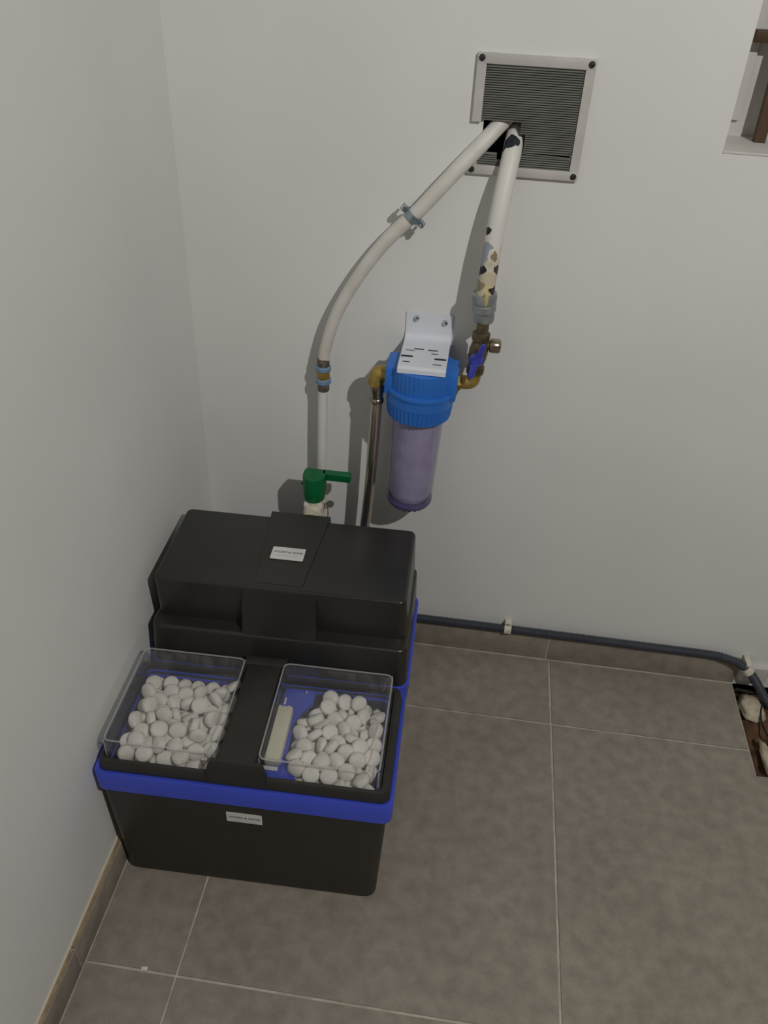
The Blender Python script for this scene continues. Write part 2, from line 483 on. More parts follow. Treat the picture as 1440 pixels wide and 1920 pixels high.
for a, b in ((0.0102, 1.163),):
    MB().box(a, b, -BT - .003, -BT - .0002, 0.0001, 0.0018).build('floor_caulk', M['grout'], bb)

# ------------------------------------------------------------------ ceiling lamp (out of view, lights the room)
lp = thing('ceiling_lamp', 'ceiling downlight with a dark conical reflector lighting the room', 'lamp', (LAMP_POS[0], LAMP_POS[1], RZ))
LZ = LAMP_POS[2] - RZ
MB().lathe([(0.05, -0.0005), (0.05, -0.02), (0.012, -0.03), (0.012, LZ + 0.055)], 32).build('lamp_base', M['lampbase'], lp)
MB().lathe([(0.014, LZ + 0.056), (0.040, LZ + 0.050), (0.110, LZ + 0.012), (0.108, LZ + 0.011), (0.038, LZ + 0.047), (0.014, LZ + 0.051)], 40, cap0=False, cap1=False).build('lamp_shade', M['farwall'], lp)
MB().lathe([(0.012, LZ + 0.051), (0.012, LZ + 0.044), (0.020, LZ + 0.042), (0.020, LZ + 0.040)], 24).build('lamp_bulb', M['lamp'], lp)
ld = bpy.data.lights.new('lamp_light', 'SPOT')
ld.energy = LAMP_POWER; ld.color = (1.0, 0.975, 0.925); ld.shadow_soft_size = 0.022
ld.spot_size = math.radians(162); ld.spot_blend = 0.25
lo = bpy.data.objects.new('lamp_light', ld); col.objects.link(lo); lo.parent = lp; lo.location = (0, 0, LZ + 0.012)

# ------------------------------------------------------------------ window recess
win = bpy.data.objects.new('window_1', None); col.objects.link(win)
tag(win, 'white framed window set deep in the wall recess', kind='structure')
win.location = (0, 0, 0)
fy = 0.112
wf = MB().box(WX0, 0.918, fy, fy + 0.05, WZ0, WZ1, .002).box(0.918, WX1, fy, fy + 0.05, WZ0, WZ0 + 0.03, .002)
wf.build('window_frame', M['whitewood'], win)
MB().box(0.846, 0.880, fy - 0.008, fy - 0.0005, 1.112, WZ1 - .03, .002).build('casement_stile', M['whitewood'], win)
MB().box(0.918, WX1, fy + 0.02, fy + 0.03, WZ0 + .03, WZ1).build('window_pane', M['pane'], win)
MB().box(WX0 + .0005, WX1 - .0005, 0.0005, fy + .06, WZ0 + 0.0002, WZ0 + 0.004, .001).build('window_sill', M['whitewood'], win)

fr = thing('wooden_frame', 'dark brown wooden frame leaning in the window recess', 'frame', (0.91, 0.078, WZ0 + .004))
def leanbar(a, b, wx, wy):
    mb = MB(); A, B = Vector(a), Vector(b)
    d = B - A
    R = []
    for p in (A, B):
        R.append([tuple(p + Vector((sx * wx, sy * wy, 0))) for sx, sy in ((-.5, -.5), (.5, -.5), (.5, .5), (-.5, .5))])
    return mb.rings(R)
leanbar((0, 0, 0.0), (-0.004, 0.022, 0.62), 0.0165, 0.014).build('post', M['wood'], fr)
leanbar((0.24, 0, 0.0), (0.236, 0.022, 0.62), 0.0165, 0.014).build('post', M['wood'], fr)
MB().box(-0.046, 0.30, 0.0, 0.018, 0.132, 0.148, .001).build('rail', M['wood'], fr)
MB().box(-0.046, 0.30, 0.014, 0.030, 0.5, 0.518, .001).build('rail', M['wood'], fr)
MB().box(0.0115, 0.2275, 0.010, 0.013, 0.150, 0.498).build('panel', M['inner'], fr)

# ------------------------------------------------------------------ water softener (tall black unit) and salt tank
SO = Vector((0.008, -0.645, 0.0)); SA = math.radians(1.3)
def loft_rings(specs, n=6):
    """specs (u0,u1,v0,v1,z,r)"""
    return [rrect(a, b, c, d, z, r, n) for (a, b, c, d, z, r) in specs]
def fillet_top(a, b, c, d, z, r, f, k=4):
    """rings of a rounded-over top edge"""
    out = []
    for i in range(k + 1):
        t = math.pi / 2 * i / k
        ins = f * (1 - math.cos(t))
        out.append((a + ins, b - ins, c + ins, d - ins, z - f + f * math.sin(t), max(r - ins, 0.002)))
    return out

sof = thing('water_softener', 'tall black water softener with domed cover and royal blue rim against the wall', 'water softener', SO, SA)
MB().rings(loft_rings([(.024, .440, .256, .452, .0, .02), (.020, .444, .252, .456, .004, .022), (.010, .452, .240, .468, .242, .022)])).build('body', M['black'], sof)
MB().rings(loft_rings([(.0115, .458, .236, .474, .240, .022), (.009, .461, .2335, .476, .243, .024), (.008, .463, .2325, .477, .284, .024), (.010, .461, .2345, .475, .287, .022),
                       (.012, .459, .2365, .473, .287, .020)])).build('rim', M['blue'], sof)
cv = MB()
cv.rings(loft_rings([(.0125, .4580, .2352, .471, .2874, .018), (.0135, .4575, .2375, .4705, .30, .018)] + fillet_top(.016, .4555, .2445, .469, .363, .016, .006)))
cv.rings(loft_rings([(.020, .452, .2720, .464, .355, .014), (.0215, .4505, .2735, .4635, .372, .013)] + fillet_top(.0255, .4475, .2640, .459, .455, .012, .006)))
cv.build('cover', M['black_gloss'], sof, 30)
# raised centre block on the front and raised strip over the top
cb = MB()
def prism_uz(poly_front, poly_back):
    return [poly_front, poly_back]
fb = [(.174, .2410, .330), (.302, .2410, .330), (.2985, .2632, .4505), (.1765, .2632, .4505)]
bk = [(.172, .2760, .330), (.305, .2760, .330), (.2975, .2760, .4515), (.1765, .2760, .4515)]
cb.rings([fb, bk])
cb.build('centre_block', M['black_gloss'], sof, 20)
st = MB()
st.rings([[(.1955, .2765, .4530), (.2745, .2765, .4530), (.2735, .2765, .4556), (.1965, .2765, .4556)],
          [(.1950, .2790, .4530), (.2750, .2790, .4530), (.2740, .2790, .4575), (.1960, .2790, .4575)],
          [(.1830, .4300, .4530), (.2870, .4300, .4530), (.2860, .4300, .4575), (.1840, .4300, .4575)],
          [(.1800, .4520, .4500), (.2900, .4520, .4500), (.2880, .4520, .4592), (.1820, .4520, .4592)],
          [(.1790, .4680, .4400), (.2910, .4680, .4400), (.2890, .4680, .4585), (.1810, .4680, .4585)],
          [(.1790, .4720, .4000), (.2910, .4720, .4000), (.2890, .4720, .4540), (.1810, .4720, .4540)]])
st.build('centre_strip', M['black_gloss'], sof, 25)

def text_mesh(txt, size, mt, parent, mtx, name='lettering', sx=1.0):
    c = bpy.data.curves.new('t', 'FONT'); c.body = txt; c.size = size; c.align_x = 'CENTER'; c.align_y = 'CENTER'; c.extrude = 0.0001
    o = bpy.data.objects.new('t', c); col.objects.link(o)
    bpy.context.view_layer.update()
    dg = bpy.context.evaluated_depsgraph_get()
    me = bpy.data.meshes.new_from_object(o.evaluated_get(dg))
    me.name = name
    bpy.data.objects.remove(o); bpy.data.curves.remove(c)
    me.transform(mtx @ Matrix.Diagonal((sx, 1, 1, 1)))
    me.materials.clear(); me.materials.append(mt)
    q = bpy.data.objects.new(name, me); col.objects.link(q); q.parent = parent
    return q

def sticker(parent, centre, wd, ht, mtx_rot):
    """flat label: local x right, local y up, local z out"""
    mt_ = Matrix.Translation(Vector(centre)) @ mtx_rot
    s = MB().rings([rrect(-wd / 2, wd / 2, -ht / 2, ht / 2, z, .002, 3) for z in (0.0, 0.0004)], mtx=mt_).build('sticker', M['sticker'], parent)
    tag(s, 'small white printed sticker')
    text_mesh('HYDRO & HOME', 0.0072, M['ink'], s, mt_ @ Matrix.Translation((0, 0.003, 0.0006)), sx=0.92)
    for k in range(9):
        x0 = -0.018 + k * 0.0042
        MB().box(x0, x0 + 0.003, -0.0068, -0.0052, 0.0004, 0.0006, mtx=mt_).build('fine_print', M['ink_grey'], s, smooth=False)
    return s
sticker(sof, (.2345, .3525, .4587), .057, .0325, Matrix.Identity(4))

# ---- salt tank
tank = thing('salt_tank', 'low black salt tank with royal blue rim and two clear lids', 'salt tank', SO, SA)
outer = [(.020, .430, .022, .198, .0, .02), (.0125, .438, .0135, .207, .003, .024), (.0095, .4415, .0105, .210, .010, .018), (.003, .4515, .006, .220, .243, .013)]
inner = [(.009, .4455, .012, .214, .243, .018), (.018, .432, .020, .200, .02, .018)]
MB().rings(loft_rings(outer + inner)).build('body', M['black'], tank)
rim = [(.001, .4535, .004, .222, .240, .013), (-.0015, .4595, .0008, .2265, .243, .014), (-.002, .4605, 0.0, .2275, .282, .014), (-.0005, .459, .0015, .226, .2848, .013),
       (.004, .4545, .006, .2215, .2848, .012), (.0085, .450, .011, .217, .2815, .011), (.010, .4445, .013, .213, .240, .018)]
rr_ = loft_rings(rim)
mbr = MB().rings(rr_, False, False)
nn = len(rr_[0]); last = (len(rr_) - 1) * nn
mbr.f += [(last + i, last + (i + 1) % nn, (i + 1) % nn, i) for i in range(nn)]
mbr.build('rim', M['blue'], tank)
# lid frame: ring + bridge
ring = [(.0045, .4545, .0065, .2215, .2853, .014), (.0045, .4545, .0065, .2215, .2865, .014), (.0070, .4525, .0095, .2205, .299, .014), (.0085, .4510, .0120, .2195, .3025, .013), (.0112, .4470, .0150, .2180, .3035, .012),
        (.0125, .4410, .0172, .2160, .3025, .010), (.0130, .4400, .0176, .2155, .2858, .010)]
rr_ = loft_rings(ring)
mbf = MB().rings(rr_, False, False)
nn = len(rr_[0]); last = (len(rr_) - 1) * nn
mbf.f += [(last + i, last + (i + 1) % nn, (i + 1) % nn, i) for i in range(nn)]
mbf.loft([(.1925, .2500, .014, .2175, .262, .3335)], .004)
mbf.rings([[(.1740, .0055, .2862), (.2690, .0055, .2862), (.2690, .0176, .2862), (.1740, .0176, .2862)],
           [(.1760, .0072, .3080), (.2670, .0072, .3080), (.2670, .0176, .3080), (.1760, .0176, .3080)],
           [(.1800, .0095, .3270), (.2630, .0095, .3270), (.2630, .0176, .3270), (.1800, .0176, .3270)],
           [(.1840, .0125, .3325), (.2590, .0125, .3325), (.2590, .0176, .3330), (.1840, .0176, .3330)]])
mbf.loft([(.1860, .2570, .208, .228, .3000, .3345)], .003)
mbf.build('lid_frame', M['black'], tank, 30)
def clear_lid(u0, u1):
    v0, v1 = .0180, .2160
    a = [(u0, u1, v0, v1, .2975, .012)] + fillet_top(u0 + .002, u1 - .002, v0 + .002, v1 - .002, .3405, .011, .005)
    t = .0020
    b = [(x0 + t, x1 - t, y0 + t, y1 - t, z - t if z > .31 else z, max(r - t, .002)) for (x0, x1, y0, y1, z, r) in a]
    R = loft_rings(a)
    mb = MB().rings(R, False, True)
    mb.rings(list(reversed(loft_rings(b))), True, False)
    nn = len(R[0]); o2 = len(R) * nn; lastb = o2 + (len(R) - 1) * nn
    mb.f += [(i, (i + 1) % nn, lastb + (i + 1) % nn, lastb + i) for i in range(nn)]
    lid = tag(mb.build('clear_lid', M['clear'], tank, 50), 'clear acrylic lid')
    ins = .0034
    top = rrect(u0 + ins, u1 - ins, v0 + ins, v1 - ins, .3389, .010, 6)
    ed = MB().tube(top + top[:2], .0014, 8, False)
    for (x, y) in ((u0 + .004, v0 + .004), (u1 - .004, v0 + .004), (u0 + .004, v1 - .004), (u1 - .004, v1 - .004)):
        ed.tube([(x, y, .3020), (x, y, .3375)], .0011, 8)
    ed.build('lid_edge_glint', M['clear_edge'], lid)  # added hazy tubes paint the light edge lines of the lid
    return lid
clear_lid(.0135, .1915)
clear_lid(.2515, .4395)
def liner(u0, u1, v0, v1):
    a = loft_rings([(u0 - .0012, u1 + .0012, v0 - .0012, v1 + .0012, .2800, .010), (u0 - .0012, u1 + .0012, v0 - .0012, v1 + .0012, .2856, .010),
                    (u0 + .0005, u1 - .0005, v0 + .0005, v1 - .0005, .2856, .008), (u0 + .0005, u1 - .0005, v0 + .0005, v1 - .0005, .2800, .008)])
    mb = MB().rings(a, False, False); nn = len(a[0]); last = 3 * nn
    mb.f += [(last + i, last + (i + 1) % nn, (i + 1) % nn, i) for i in range(nn)]
    return mb.build('liner_edge', M['blue'], tank)
liner(.0190, .1850, .0195, .2035)
liner(.2575, .4320, .0195, .2055)
def well(u0, u1, v0, v1):
    """dark inner compartment wall below each lid"""
    a = loft_rings([(u0 - .0055, u1 + .0055, v0 - .0015, v1 + .0110, .2802, .010), (u0, u1, v0, v1, .2798, .010), (u0 + .006, u1 - .003, v0 + .001, v1 - .003, .215, .010)])
    mb = MB().rings(a, False, True)
    return mb.build('compartment', M['inner'], tank)
well(.0190, .1850, .0195, .2035)
well(.2575, .4320, .0195, .2055)
# blue float cover with a cream box
MB().prism([(.2580, .0262), (.3120, .0262), (.2960, .0420), (.2860, .0680), (.2840, .1300), (.2920, .1580), (.3080, .1800), (.3080, .2045), (.2580, .2045)], .2790, .2868).build('float_cover', M['blue'], tank, 30)
cbx = MB().loft([(.2552, .2805, .0480, .1530, .2870, .3060)], .003).build('control_box', M['cream'], tank)
MB().loft([(.2570, .2610, .0500, .1510, .3058, .3085)], .001).build('box_ridge', M['cream'], cbx)
MB().box(.2540, .2775, .0400, .0472, .2870, .2885, .0005).build('box_tab', M['pvc'], cbx)
for q in ((.2600, .1700, .003, .014), (.2680, .1640, .004, .004), (.2920, .1990, .002, .004)):
    MB().box(q[0], q[0] + q[2], q[1], q[1] + q[3], .2869, .2875).build('salt_crumb', M['salt'], tank)
ca, sa_ = math.cos(math.radians(90)), math.sin(math.radians(90))
tilt = math.atan2(.0055, .235)
sticker(tank, (.229, .0072, .1995), .057, .0325, Matrix.Rotation(math.radians(90) + tilt, 4, 'X'))

# ---- salt tablets, settled with a small sphere-packing relaxation
Rr = 0.0124
def settle(n, u0, u1, v0, v1, height, seed, cut=None):
    rg = np.random.default_rng(seed)
    P = np.empty((n, 3))
    P[:, 0] = rg.uniform(u0 + Rr, u1 - Rr, n); P[:, 1] = rg.uniform(v0 + Rr, v1 - Rr, n)
    P[:, 2] = .26 + rg.uniform(0, .12, n)
    for it in range(420):
        P[:, 2] -= 0.0007
        for k in range(3):
            D = P[:, None, :] - P[None, :, :]
            d = np.sqrt((D ** 2).sum(-1)) + np.eye(n)
            ov = np.clip(2 * Rr - d, 0, None); np.fill_diagonal(ov, 0)
            P += 0.30 * ((D / d[..., None]) * ov[..., None]).sum(1)
            P[:, 0] = np.clip(P[:, 0], u0 + Rr, u1 - Rr); P[:, 1] = np.clip(P[:, 1], v0 + Rr, v1 - Rr)
            if cut is not None:
                P[:, 0] = np.maximum(P[:, 0], cut(P[:, 1]) + Rr)
            h = height(P[:, 0], P[:, 1]) + Rr
            P[:, 2] = np.maximum(P[:, 2], h)
    return P
tm = MB()
hr, ht_ = 0.0136, 0.0074
prof = [(0.0004, -ht_), (hr * .45, -ht_ * .93), (hr * .80, -ht_ * .78), (hr * .96, -ht_ * .58), (hr, -ht_ * .42), (hr, ht_ * .42), (hr * .96, ht_ * .58), (hr * .80, ht_ * .78), (hr * .45, ht_ * .93), (0.0004, ht_)]
tm.lathe(prof, 18)
tab0 = tm.build('salt_tablet', M['salt'], None, 60)
tab_mesh = tab0.data
used = [False]
SM = Matrix.Translation(SO) @ Matrix.Rotation(SA, 4, 'Z')
def tablets(P, label, group, seed):
    rg = random.Random(seed)
    for p in P:
        if used[0]:
            o = tab0.copy(); col.objects.link(o)
        else:
            o = tab0; used[0] = True
        o.location = SM @ Vector(p)
        ax = Vector((rg.gauss(0, 1), rg.gauss(-.5, .9), rg.gauss(.9, .7))).normalized()
        q = ax.to_track_quat('Z', 'Y')
        o.rotation_euler = q.to_euler()
        tag(o, label, 'salt tablet', group)
def bed(name, u0, u1, v0, v1, height, label):
    n = 14
    mb = MB()
    vs, fs = [], []
    for j in range(n + 1):
        for i in range(n + 1):
            u, v = u0 + (u1 - u0) * i / n, v0 + (v1 - v0) * j / n
            vs.append((u, v, float(height(np.array([u]), np.array([v]))[0]) - .0005))
    for j in range(n):
        for i in range(n):
            a = j * (n + 1) + i
            fs.append((a, a + 1, a + n + 2, a + n + 1))
    mb.add(vs, fs)
    o = mb.build(name, M['salt'])
    o.location = SO; o.rotation_euler = (0, 0, SA)
    return tag(o, label, 'salt', kind='stuff')
def h_a(u, v):
    return .2640 + .10 * np.clip(.07 - v, 0, None) - .10 * np.clip(v - .10, 0, None) - .55 * np.clip(.050 - u, 0, None) - .0 * u - .45 * np.clip(v - .165, 0, None)
def h_b(u, v):
    return .2630 + .10 * np.clip(.07 - v, 0, None) - .14 * np.clip(v - .08, 0, None) - .5 * np.clip(v - .15, 0, None) * (u > .30) - .25 * np.clip(u - .40, 0, None)
def cut_b(v):
    return np.where(v < .045, .300 - (v - .026) * .3, np.where(v < .13, .287, .287 + (v - .13) * .6))
bed('salt_bed', .026, .1810, .0270, .1990, h_a, 'packed white salt under the tablets of the wall side compartment')
bed('salt_bed', .2850, .4270, .0270, .2010, h_b, 'packed white salt under the tablets beside the cream box')
PA = settle(108, .026, .1840, .0205, .2010, h_a, 11)
PB = settle(88, .2640, .4310, .0205, .2030, h_b, 5, cut_b)
tablets(PA, 'white round salt tablet heaped under the clear lid nearest the wall', 'salt tablets in the wall side compartment', 21)
tablets(PB, 'white round salt tablet heaped beside the cream box under the clear lid', 'salt tablets in the compartment with the cream box', 22)

# ------------------------------------------------------------------ vent grille
V0X, V1X, V0Z, V1Z = 0.4695, 0.638, 1.0315, 1.197
ve = thing('vent_grille', 'square grey louvred vent grille with a broken corner where pipes pass', 'vent', (0, 0, 0))
fw = 0.0135
ft = -0.0075
f_ = MB()
f_.loft([(V0X, V1X, ft, -0.0002, V1Z - fw, V1Z)], .0003)
f_.loft([(V0X, V1X, ft, -0.0002, V0Z, V0Z + fw)], .0003)
f_.box(V1X - fw, V1X, ft, -0.0002, V0Z + fw, V1Z - fw)
f_.box(V0X, V0X + fw, ft, -0.0002, 1.106, V1Z - fw)
f_.box(V0X, V0X + fw, ft, -0.0002, V0Z + fw, 1.062)
f_.build('frame', M['ventframe'], ve)
sl = MB()
x0, x1 = V0X + fw - .0005, V1X - fw + .0005
z = V0Z + fw + .001
k = 0
holes = {}
while z < V1Z - fw - .002:
    spans = [(x0, x1)]
    if 1.060 < z < 1.107: spans = [(0.543 if z > 1.092 else 0.551, x1)] if z > 1.064 else [(x0, 0.512), (0.548, x1)]
    if z < 1.060: spans = [(x0, 0.512), (0.545, x1)] if z > 1.053 else [(x0, x1)]
    if 1.0625 < z < 1.0670: spans = []
    for (a, b) in spans:
        R = [[(a, -0.0066, z - .0010), (a, -0.0059, z - .0015), (a, -0.0012, z + .0009), (a, -0.0019, z + .0014)],
             [(b, -0.0066, z - .0010), (b, -0.0059, z - .0015), (b, -0.0012, z + .0009), (b, -0.0019, z + .0014)]]
        sl.rings(R)
    z += 0.0032
slo = tag(sl.build('louvre_slats', M['slat'], ve, smooth=False), kind='stuff')
# one slat hanging loose
MB().rings([[(0.541, -0.0066, 1.0655), (0.541, -0.0058, 1.0650), (0.541, -0.0012, 1.0664), (0.541, -0.0020, 1.0670)],
            [(0.618, -0.0066, 1.0622), (0.618, -0.0058, 1.0617), (0.618, -0.0012, 1.0630), (0.618, -0.0020, 1.0636)]]).build('loose_slat', M['slat'], ve, smooth=False)
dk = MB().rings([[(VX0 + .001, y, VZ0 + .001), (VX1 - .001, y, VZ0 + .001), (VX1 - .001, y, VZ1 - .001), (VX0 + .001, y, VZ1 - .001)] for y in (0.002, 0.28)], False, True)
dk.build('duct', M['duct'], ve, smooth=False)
for (x, zz) in ((V0X + .0062, V1Z - .0062), (V1X - .0066, V1Z - .0062), (V0X + .0062, V0Z + .0066), (V1X - .0066, V0Z + .0066)):
    MB().lathe([(.0046, -.001), (.0046, .0012), (.0034, .0026), (.001, .0032)], 16, mtx=axis_m((x, ft, zz), (0, -1, 0))).build('screw', M['screw'], ve)

# ------------------------------------------------------------------ curved white pipe with union
p1 = thing('white_water_pipe', 'white painted water pipe curving from the vent down to the green valve', 'pipe', (0.246, -0.038, 0.42))
up = cr([(0.565, .060, 1.158), (.541, .032, 1.132), (.514, .010, 1.104), (.490, -.008, 1.078), (.450, -.029, 1.035), (.405, -.036, .982), (.389, -.036, .966), (.348, -.036, .921), (.306, -.036, .860), (.271, -.037, .792), (.2525, -.038, .728), (.2485, -.038, .700)], 8)
nu = len(up)
MB().tube(sub(p1, up), [.0128 - .0026 * i / nu for i in range(nu)], 24).build('upper_pipe', M['pipe'], p1)
low = cr([(.2478, -.038, .650), (.2462, -.039, .56), (.2445, -.040, .455), (.2440, -.046, .430), (.2430, -.062, .420)], 10)
MB().tube(sub(p1, low), .0092, 24).build('lower_pipe', M['pvc'], p1)
ux = Vector((.2482, -.038, 0))
def ulathe(name, prof, mt, seg=24):
    return MB().lathe([(r, z - .42) for r, z in prof], seg, mtx=Matrix.Translation((.0022, 0, 0))).build(name, mt, p1)
ulathe('crimp_sleeve', [(.0108, .709), (.0112, .708), (.0112, .690), (.0108, .689)], M['crimp'])
ulathe('crimp_sleeve', [(.0104, .664), (.0108, .663), (.0108, .646), (.0104, .645)], M['crimp'])
ulathe('union_ring', [(.0118, .694), (.0140, .692), (.0140, .686), (.0118, .684)], M['ringblue'])
ulathe('union_ring', [(.0118, .670), (.0140, .668), (.0140, .661), (.0118, .659)], M['ringblue'])
ulathe('union_body', [(.0112, .686), (.0120, .684), (.0116, .677), (.0120, .670), (.0112, .668)], M['brass'])

# pipe clamp
cp = Vector((.392, -.036, .9685)); cdir = Vector((.041, 0, .0505)).normalized()
ck = thing('pipe_clamp', 'zinc two screw clamp holding the curved white pipe', 'clamp', cp)
cside = Vector((-cdir.z, 0, cdir.x))     # across the pipe, in the wall plane
cm = Matrix.Identity(4)
yv = Vector((0, -1, 0))
for i in range(3):
    cm[i][0], cm[i][1], cm[i][2] = cside[i], yv[i], cdir[i]
bandR = []
def band(r0, r1, wd, mtx):
    mb = MB(); seg = 32
    R = [[(r0, -wd), (r1, -wd), (r1, wd), (r0, wd)]]
    vs, fs = [], []
    for i in range(seg):
        a = 2 * math.pi * i / seg
        for (r, zz) in R[0]: vs.append((r * math.cos(a), r * math.sin(a), zz))
    for i in range(seg):
        j = (i + 1) % seg
        for k in range(4):
            l = (k + 1) % 4
            fs.append((i * 4 + k, j * 4 + k, j * 4 + l, i * 4 + l))
    return mb.add(vs, fs, mtx)
band(.0128, .0146, .0052, cm).build('band', M['zinc'], ck)
for s in (-1, 1):
    e = MB().loft([(.0135 if s > 0 else -.0235, .0235 if s > 0 else -.0135, -.0035, .0035, -.005, .005)], .001, cm).build('ear', M['zinc'], ck)
    MB().lathe([(.0046, -.0005), (.0046, .002), (.0034, .0042), (.001, .005)], 16, mtx=cm @ axis_m((s * .0195, .0035, 0), (0, 1, 0))).build('screw_head', M['chrome'], e)
    MB().lathe([(.0022, 0), (.0022, .012)], 12, mtx=cm @ axis_m((s * .0195, -.0036, 0), (0, -1, 0))).build('screw_shank', M['chrome'], e)
MB().lathe([(.0036, 0), (.0036, .0205)], 12, mtx=axis_m((0, .0146, 0), (0, 1, 0))).build('wall_stud', M['zinc'], ck)

# ------------------------------------------------------------------ green handled valve behind the softener
gv = thing('ball_valve', 'ivory valve with a dark green lever handle behind the softener', 'valve', (.242, -.100, .42))
bd = MB()
bd.lathe([(.0125, -.042), (.0165, -.040), (.0165, -.026), (.0140, -.024), (.0185, -.018), (.0185, .018), (.0140, .024), (.0165, .026), (.0165, .0390), (.0125, .0400)], 28, mtx=axis_m((0, 0, 0), (0, -1, 0)))
bd.lathe([(.0165, .008), (.0165, .022), (.0140, .024)], 24)
bd.build('valve_body', M['cream_pvc'], gv)
for s in (-1, 1):
    MB().loft([(-.005 + s * .013, .005 + s * .013, -.0155, -.006, .010, .0205)], .0015).build('stop_lug', M['pvc'], gv)
def dshape(r, z):
    pts = [(r * math.cos(a), r * math.sin(a), z) for a in [math.radians(180 + 180 * k / 20) for k in range(21)]]
    return pts + [(r, r * .55, z), (r * .9, r * .95, z), (r * .8, r, z), (-r * .8, r, z), (-r * .9, r * .95, z), (-r, r * .55, z)]
hnd = MB().rings([dshape(r, z) for r, z in ((.0150, .0255), (.0190, .0265), (.0200, .0320), (.0202, .0420), (.0212, .0425), (.0214, .0770), (.0208, .0785), (.0190, .0792))]).build('handle_hub', M['green'], gv)
MB().rings([rrect(a, b, c, d, zz, .002, 3) for (a, b, c, d, zz) in ((.0150, .0660, .0075, .0200, .0635), (.0150, .0675, .0070, .0210, .0645), (.0150, .0675, .0070, .0210, .0780), (.0150, .0660, .0080, .0200, .0792))]).build('lever', M['green'], hnd)
MB().box(-.0245, -.0195, -.003, .003, .055, .059, .0005).build('pointer', M['green'], hnd)
tagp = MB().lathe([(.0070, -.0012), (.0078, 0), (.0070, .0012)], 20, mtx=axis_m((.0305, -.003, .017), (.3, -1, .2))).build('seal_tag', M['lead'], gv)
MB().tube(cr([(.020, -.004, .006), (.026, -.005, .010), (.0275, -.006, .000), (.0270, -.006, -.018)], 5), .0010, 8).build('copper_wire', M['copper'], tagp)

# ------------------------------------------------------------------ water filter on its bracket
FX, FY = 0.429, -0.071
br = thing('filter_bracket', 'white bent steel bracket screwed to the wall above the blue filter', 'bracket', (FX, 0, 0.735))
bx = MB()
wdt = .0405
pathp = [(-.0008, .060), (-.0008, .0235)]
for k in range(7):
    a = math.radians(90 * k / 6)
    pathp.append((-.0008 - .013 * (1 - math.cos(a)), .0235 - .013 * math.sin(a)))
pathp += [(-.045, .0105), (-.105, .0105), (-.1125, .0100), (-.1152, .0070), (-.1158, .0005)]
th = .0022
def offset_path(pp, t):
    out = []
    for i, p in enumerate(pp):
        a = Vector(pp[max(i - 1, 0)]); b = Vector(pp[min(i + 1, len(pp) - 1)])
        d = (b - a).normalized()
        out.append((p[0] + d.y * t, p[1] - d.x * t))
    return out
off = offset_path(pathp, th)
if off[0][0] > 0: off = offset_path(pathp, -th)
R = []
skew = .0
for (p, q) in zip(pathp, off):
    R.append([(-wdt, p[0], p[1]), (wdt, p[0], p[1]), (wdt, q[0], q[1]), (-wdt, q[0], q[1])])
bx.rings(R)
bx.build('plate', M['bracket'], br, 25)
topz = .0105 + th
def slot(x, y, wx, wy):
    MB().rings([rrect(x - wx, x + wx, y - wy, y + wy, zz, min(wx, wy), 4) for zz in (topz - .0004, topz + .0003)]).build('slot', M['slot'], br)
for (x, y, wx, wy) in ((-.011, -.040, .0085, .0016), (.013, -.041, .0085, .0016), (-.026, -.046, .008, .0008), (.017, -.052, .006, .001), (-.029, -.066, .0105, .0026), (.028, -.068, .0105, .0026), (-.028, -.084, .006, .0012), (.024, -.086, .0075, .0009)):
    slot(x, y * 1.17, wx, wy * 1.25)
for x, zz in ((-.0225, .050), (.0275, .046)):
    s = MB().lathe([(.0052, 0.0), (.0052, .0018), (.0040, .0048), (.001, .0060)], 18, mtx=axis_m((x, -.0032, zz), (0, -1, 0))).build('screw', M['chrome'], br)
    MB().rings([rrect(x - .0017, x + .0017, zz - .018, zz - .004, 0, .0016, 4), rrect(x - .0017, x + .0017, zz - .018, zz - .004, .0003, .0016, 4)],
               mtx=Matrix(((1, 0, 0, 0), (0, 0, -1, -.0030), (0, 1, 0, 0), (0, 0, 0, 1)))).build('keyhole_slot', M['pvc'], br)

wfz = thing('water_filter', 'cartridge water filter with bright blue head and violet tinted clear bowl', 'water filter', (FX, FY, 0.735))
wfz.rotation_euler = (0, math.radians(1.8), 0)
T = .735
hm = MB()
hm.gear([(.0540, .674 - T, 0), (.0570, .692 - T, .0014), (.0580, .730 - T, .0014), (.0575, .7338 - T, .001), (.0545, .7345 - T, 0)], 44, 1)
for s in (-1, 1):
    hm.loft([(s * .0535 - .0085, s * .0535 + .0085, -.030, .030, .682 - T, .7344 - T)], .0035)
hm.build('head', M['fblue'], wfz, 25)
rg = MB()
rg.lathe([(.0560, .6960 - T), (.0600, .6950 - T), (.0612, .6920 - T), (.0612, .6880 - T), (.0600, .6845 - T), (.0590, .6835 - T)], 56)
rg.gear([(.0590, .6838 - T, 0), (.0588, .668 - T, 0), (.0590, .666 - T, .0018), (.0572, .645 - T, .0018), (.0560, .640 - T, .0012), (.0490, .6385 - T, 0)], 46, 1)
rg.build('lock_ring', M['fblue'], wfz, 25)
bw = MB()
zo = lambda zz: zz - T
bprof = [(.0470, zo(.6400)), (.0465, zo(.630)), (.0432, zo(.462)), (.0425, zo(.455)), (.0400, zo(.449)), (.0340, zo(.4455)), (.0004, zo(.4450))]
iprof = [(r - .003 if r > .01 else r, zz + (.003 if zz < zo(.46) else 0)) for r, zz in bprof]
bw.lathe(bprof, 40, cap0=False, cap1=False)
bw.lathe(iprof, 40, cap0=False, cap1=False)
bw.build('bowl', M['bowl'], wfz, 40)
